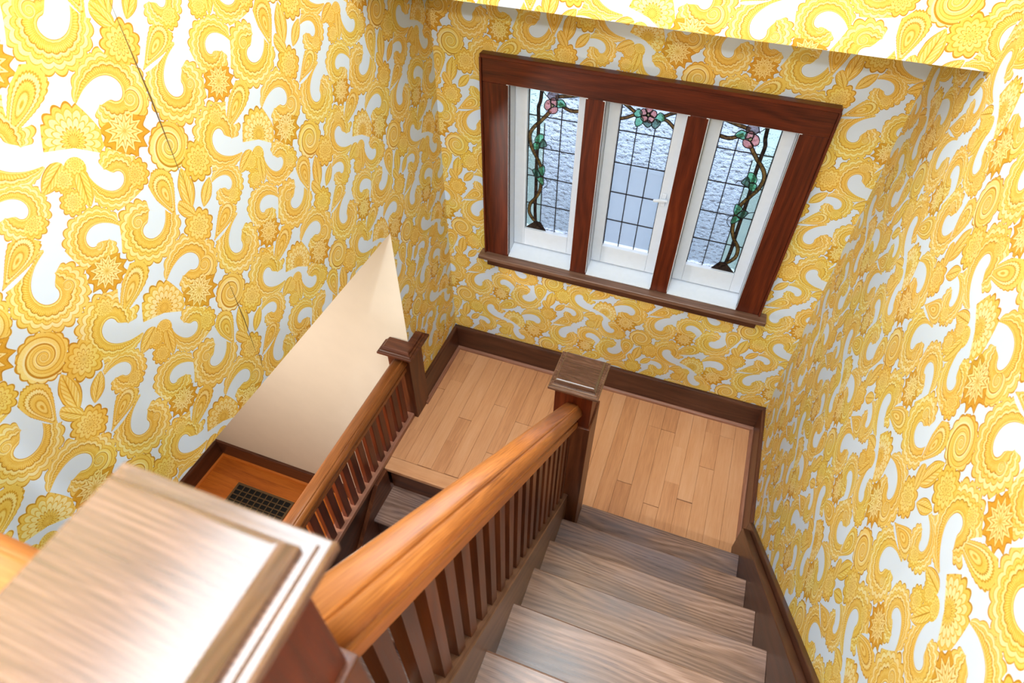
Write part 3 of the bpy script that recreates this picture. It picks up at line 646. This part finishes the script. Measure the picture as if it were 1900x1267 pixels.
def poly(name, pts, y0, y1, mat, parent, fx, ox, oz):
    bm = bmesh.new(); add_prism(bm, [(ox+fx(u), oz+v) for u, v in pts], 'y', y0, y1)
    return obj(name, finish(bm, name, None), mat, parent)
def grow(pts, d):
    cx = sum(p[0] for p in pts)/len(pts); cz = sum(p[1] for p in pts)/len(pts)
    return [(cx+(u-cx)*(1+d/max(math.hypot(u-cx, v-cz), .004)), cz+(v-cz)*(1+d/max(math.hypot(u-cx, v-cz), .004))) for u, v in pts]
LABW = ('left stained glass window with a vine on its left side', 'middle stained glass window with a pink flower at the top', 'right stained glass window with a vine on its right side')
PX0 = (.445, .890, 1.340); PW, PH, PZ = .2505, .826, 1.04
for wi in range(3):
    ox, oz = PX0[wi], PZ; a, b_ = OP[wi]
    wd = thing('window_%d' % (wi+1), ((a+b_)/2, GY, .93), LABW[wi], None, None, 'structure')
    fx = (lambda u: PW-u) if wi == 2 else (lambda u: u)
    # sash: stiles and rails
    sy0, sy1 = SY, .108
    box('sash_stile', (a+.001, ox), (sy0, sy1), (.9305, 1.8705), WHITE, wd, None, .003, 2)
    box('sash_stile', (ox+PW, b_-.001), (sy0, sy1), (.9305, 1.8705), WHITE, wd, None, .003, 2)
    box('sash_rail', (ox+.0002, ox+PW-.0002), (sy0, sy1), (.9305, oz), WHITE, wd, None, .003, 2)
    box('sash_rail', (ox+.0002, ox+PW-.0002), (sy0, sy1), (oz+PH, 1.8705), WHITE, wd, None, .002)
    cols = [0, .0835, .167, PW]; rowz = [0, .158, .324, .488, .654, PH]
    for r_ in range(5):
        for c_ in range(3):
            if wi == 1: mt = G_SMOOTH if r_ < 3 else G_CLEAR
            else: mt = G_PALE if (c_ == 0 or r_ == 4 and c_ == 2 and False) else G_CLEAR
            u0, u1 = sorted((fx(cols[c_]), fx(cols[c_+1])))
            bm = bmesh.new(); add_box(bm, ox+u0+.001, ox+u1-.001, GY+.001, GY+.004, oz+rowz[r_]+.001, oz+rowz[r_+1]-.001)
            obj('glass_pane', finish(bm, 'glass_pane', None), mt, wd)
    for r_ in range(1, 5): ribbon('lead_came', [(0, rowz[r_]), (PW, rowz[r_])], .0042, GY-.0015, GY+.0055, LEAD, wd, fx, ox, oz)
    for c_ in range(1, 3):
        ztop = .69 if wi == 1 else (.62 if c_ == 1 else .72)
        ribbon('lead_came', [(cols[c_], 0), (cols[c_], ztop)], .0042, GY-.0015, GY+.0055, LEAD, wd, fx, ox, oz)
    for u in (.0022, PW-.0022): ribbon('lead_came', [(u, 0), (u, PH)], .004, GY-.001, GY+.005, LEAD, wd, fx, ox, oz)
    if wi == 1:
        items, strips, tnd = CL, [(CT[k], .013, 'vine', G_AMBER) for k in range(4)], []
    else:
        items = LEAVES; tnd = TEND
        strips = [(GL['stem1'], .014, 'stem', G_BROWN), (GL['stem2'], .016, 'vine', G_AMBER if True else G_BROWN), (GL['top1'], .015, 'vine', G_AMBER), (GL['top2'], .015, 'vine', G_AMBER)]
    for k, (pts, w, nm, mt) in enumerate(strips):
        sp = smooth_path(pts); yy = GY-.0022-.0012*(k % 2)
        vn = ribbon(nm, sp, w, yy-.001, yy, mt, wd, fx, ox, oz)
        for sgn in (-1, 1):
            off = []
            for i, (u, v) in enumerate(sp):
                p, q = sp[max(i-1, 0)], sp[min(i+1, len(sp)-1)]; l_ = math.hypot(q[0]-p[0], q[1]-p[1]) or 1
                off.append((u-(q[1]-p[1])/l_*sgn*w/2, v+(q[0]-p[0])/l_*sgn*w/2))
            ribbon('lead_came', off, .0034, yy-.002, yy+.0006, LEAD, vn, fx, ox, oz)
    for kd, pts in items:
        big = grow(pts, .003) if kd not in 'CB' else pts
        sm = smooth_path(big+[big[0]], 3)[:-1] if kd != 'B' else big
        lf = poly(NAMEK[kd], sm, GY-.0062, GY-.0048, MATK[kd], wd, fx, ox, oz)
        ribbon('lead_came', sm, .0034, GY-.0072, GY-.0040, LEAD, lf, fx, ox, oz, True)
    for pts in tnd: ribbon('lead_came', smooth_path(pts), .003, GY-.002, GY+.0005, LEAD, wd, fx, ox, oz)
    if wi == 1:   # casement fastener
        box('latch_plate', (1.150, 1.172), (SY-.006, SY-.0002), (1.355, 1.425), WHITE, wd, None, .002)
        bm = bmesh.new(); add_prism(bm, [(1.112, 1.381), (1.114, 1.389), (1.150, 1.398), (1.185, 1.400), (1.187, 1.390), (1.152, 1.386), (1.122, 1.378)], 'y', SY-.020, SY-.0062); bevel(bm, .002)
        obj('latch_handle', finish(bm, 'latch_handle', None), WHITE, wd)

# ------------------------------------------------------------------ outside the window
gnd = shell('ground', [(-6, 8, .35, 14, -2.9, -2.75)], SNOW, None, 'pale ground outside the windows')
nh = thing('garden_wall', (1.2, 2.2, -2.75), 'grey blue rendered wall seen through the middle window', 'wall')
box('wall_body', (-2.5, 5), (2.1, 2.4), (-2.75, .36), GREY_RENDER, nh, None, .01)
box('coping', (-2.55, 5.05), (2.04, 2.46), (.3602, .40), GREY_RENDER, nh, None, .008)
nb_ = thing('neighbour_house', (1.2, 6.2, -2.75), 'pale neighbouring house faintly seen through the hammered glass', 'house')
box('wall_body', (-5, 7), (6, 10), (-2.75, 3.2), SIDING, nb_, None, .01)
for i in range(18): box('siding_board', (-5.01, 7.01), (5.975, 5.9995), (-2.6+i*.3, -2.6+i*.3+.285), SIDING, nb_, None, 0)
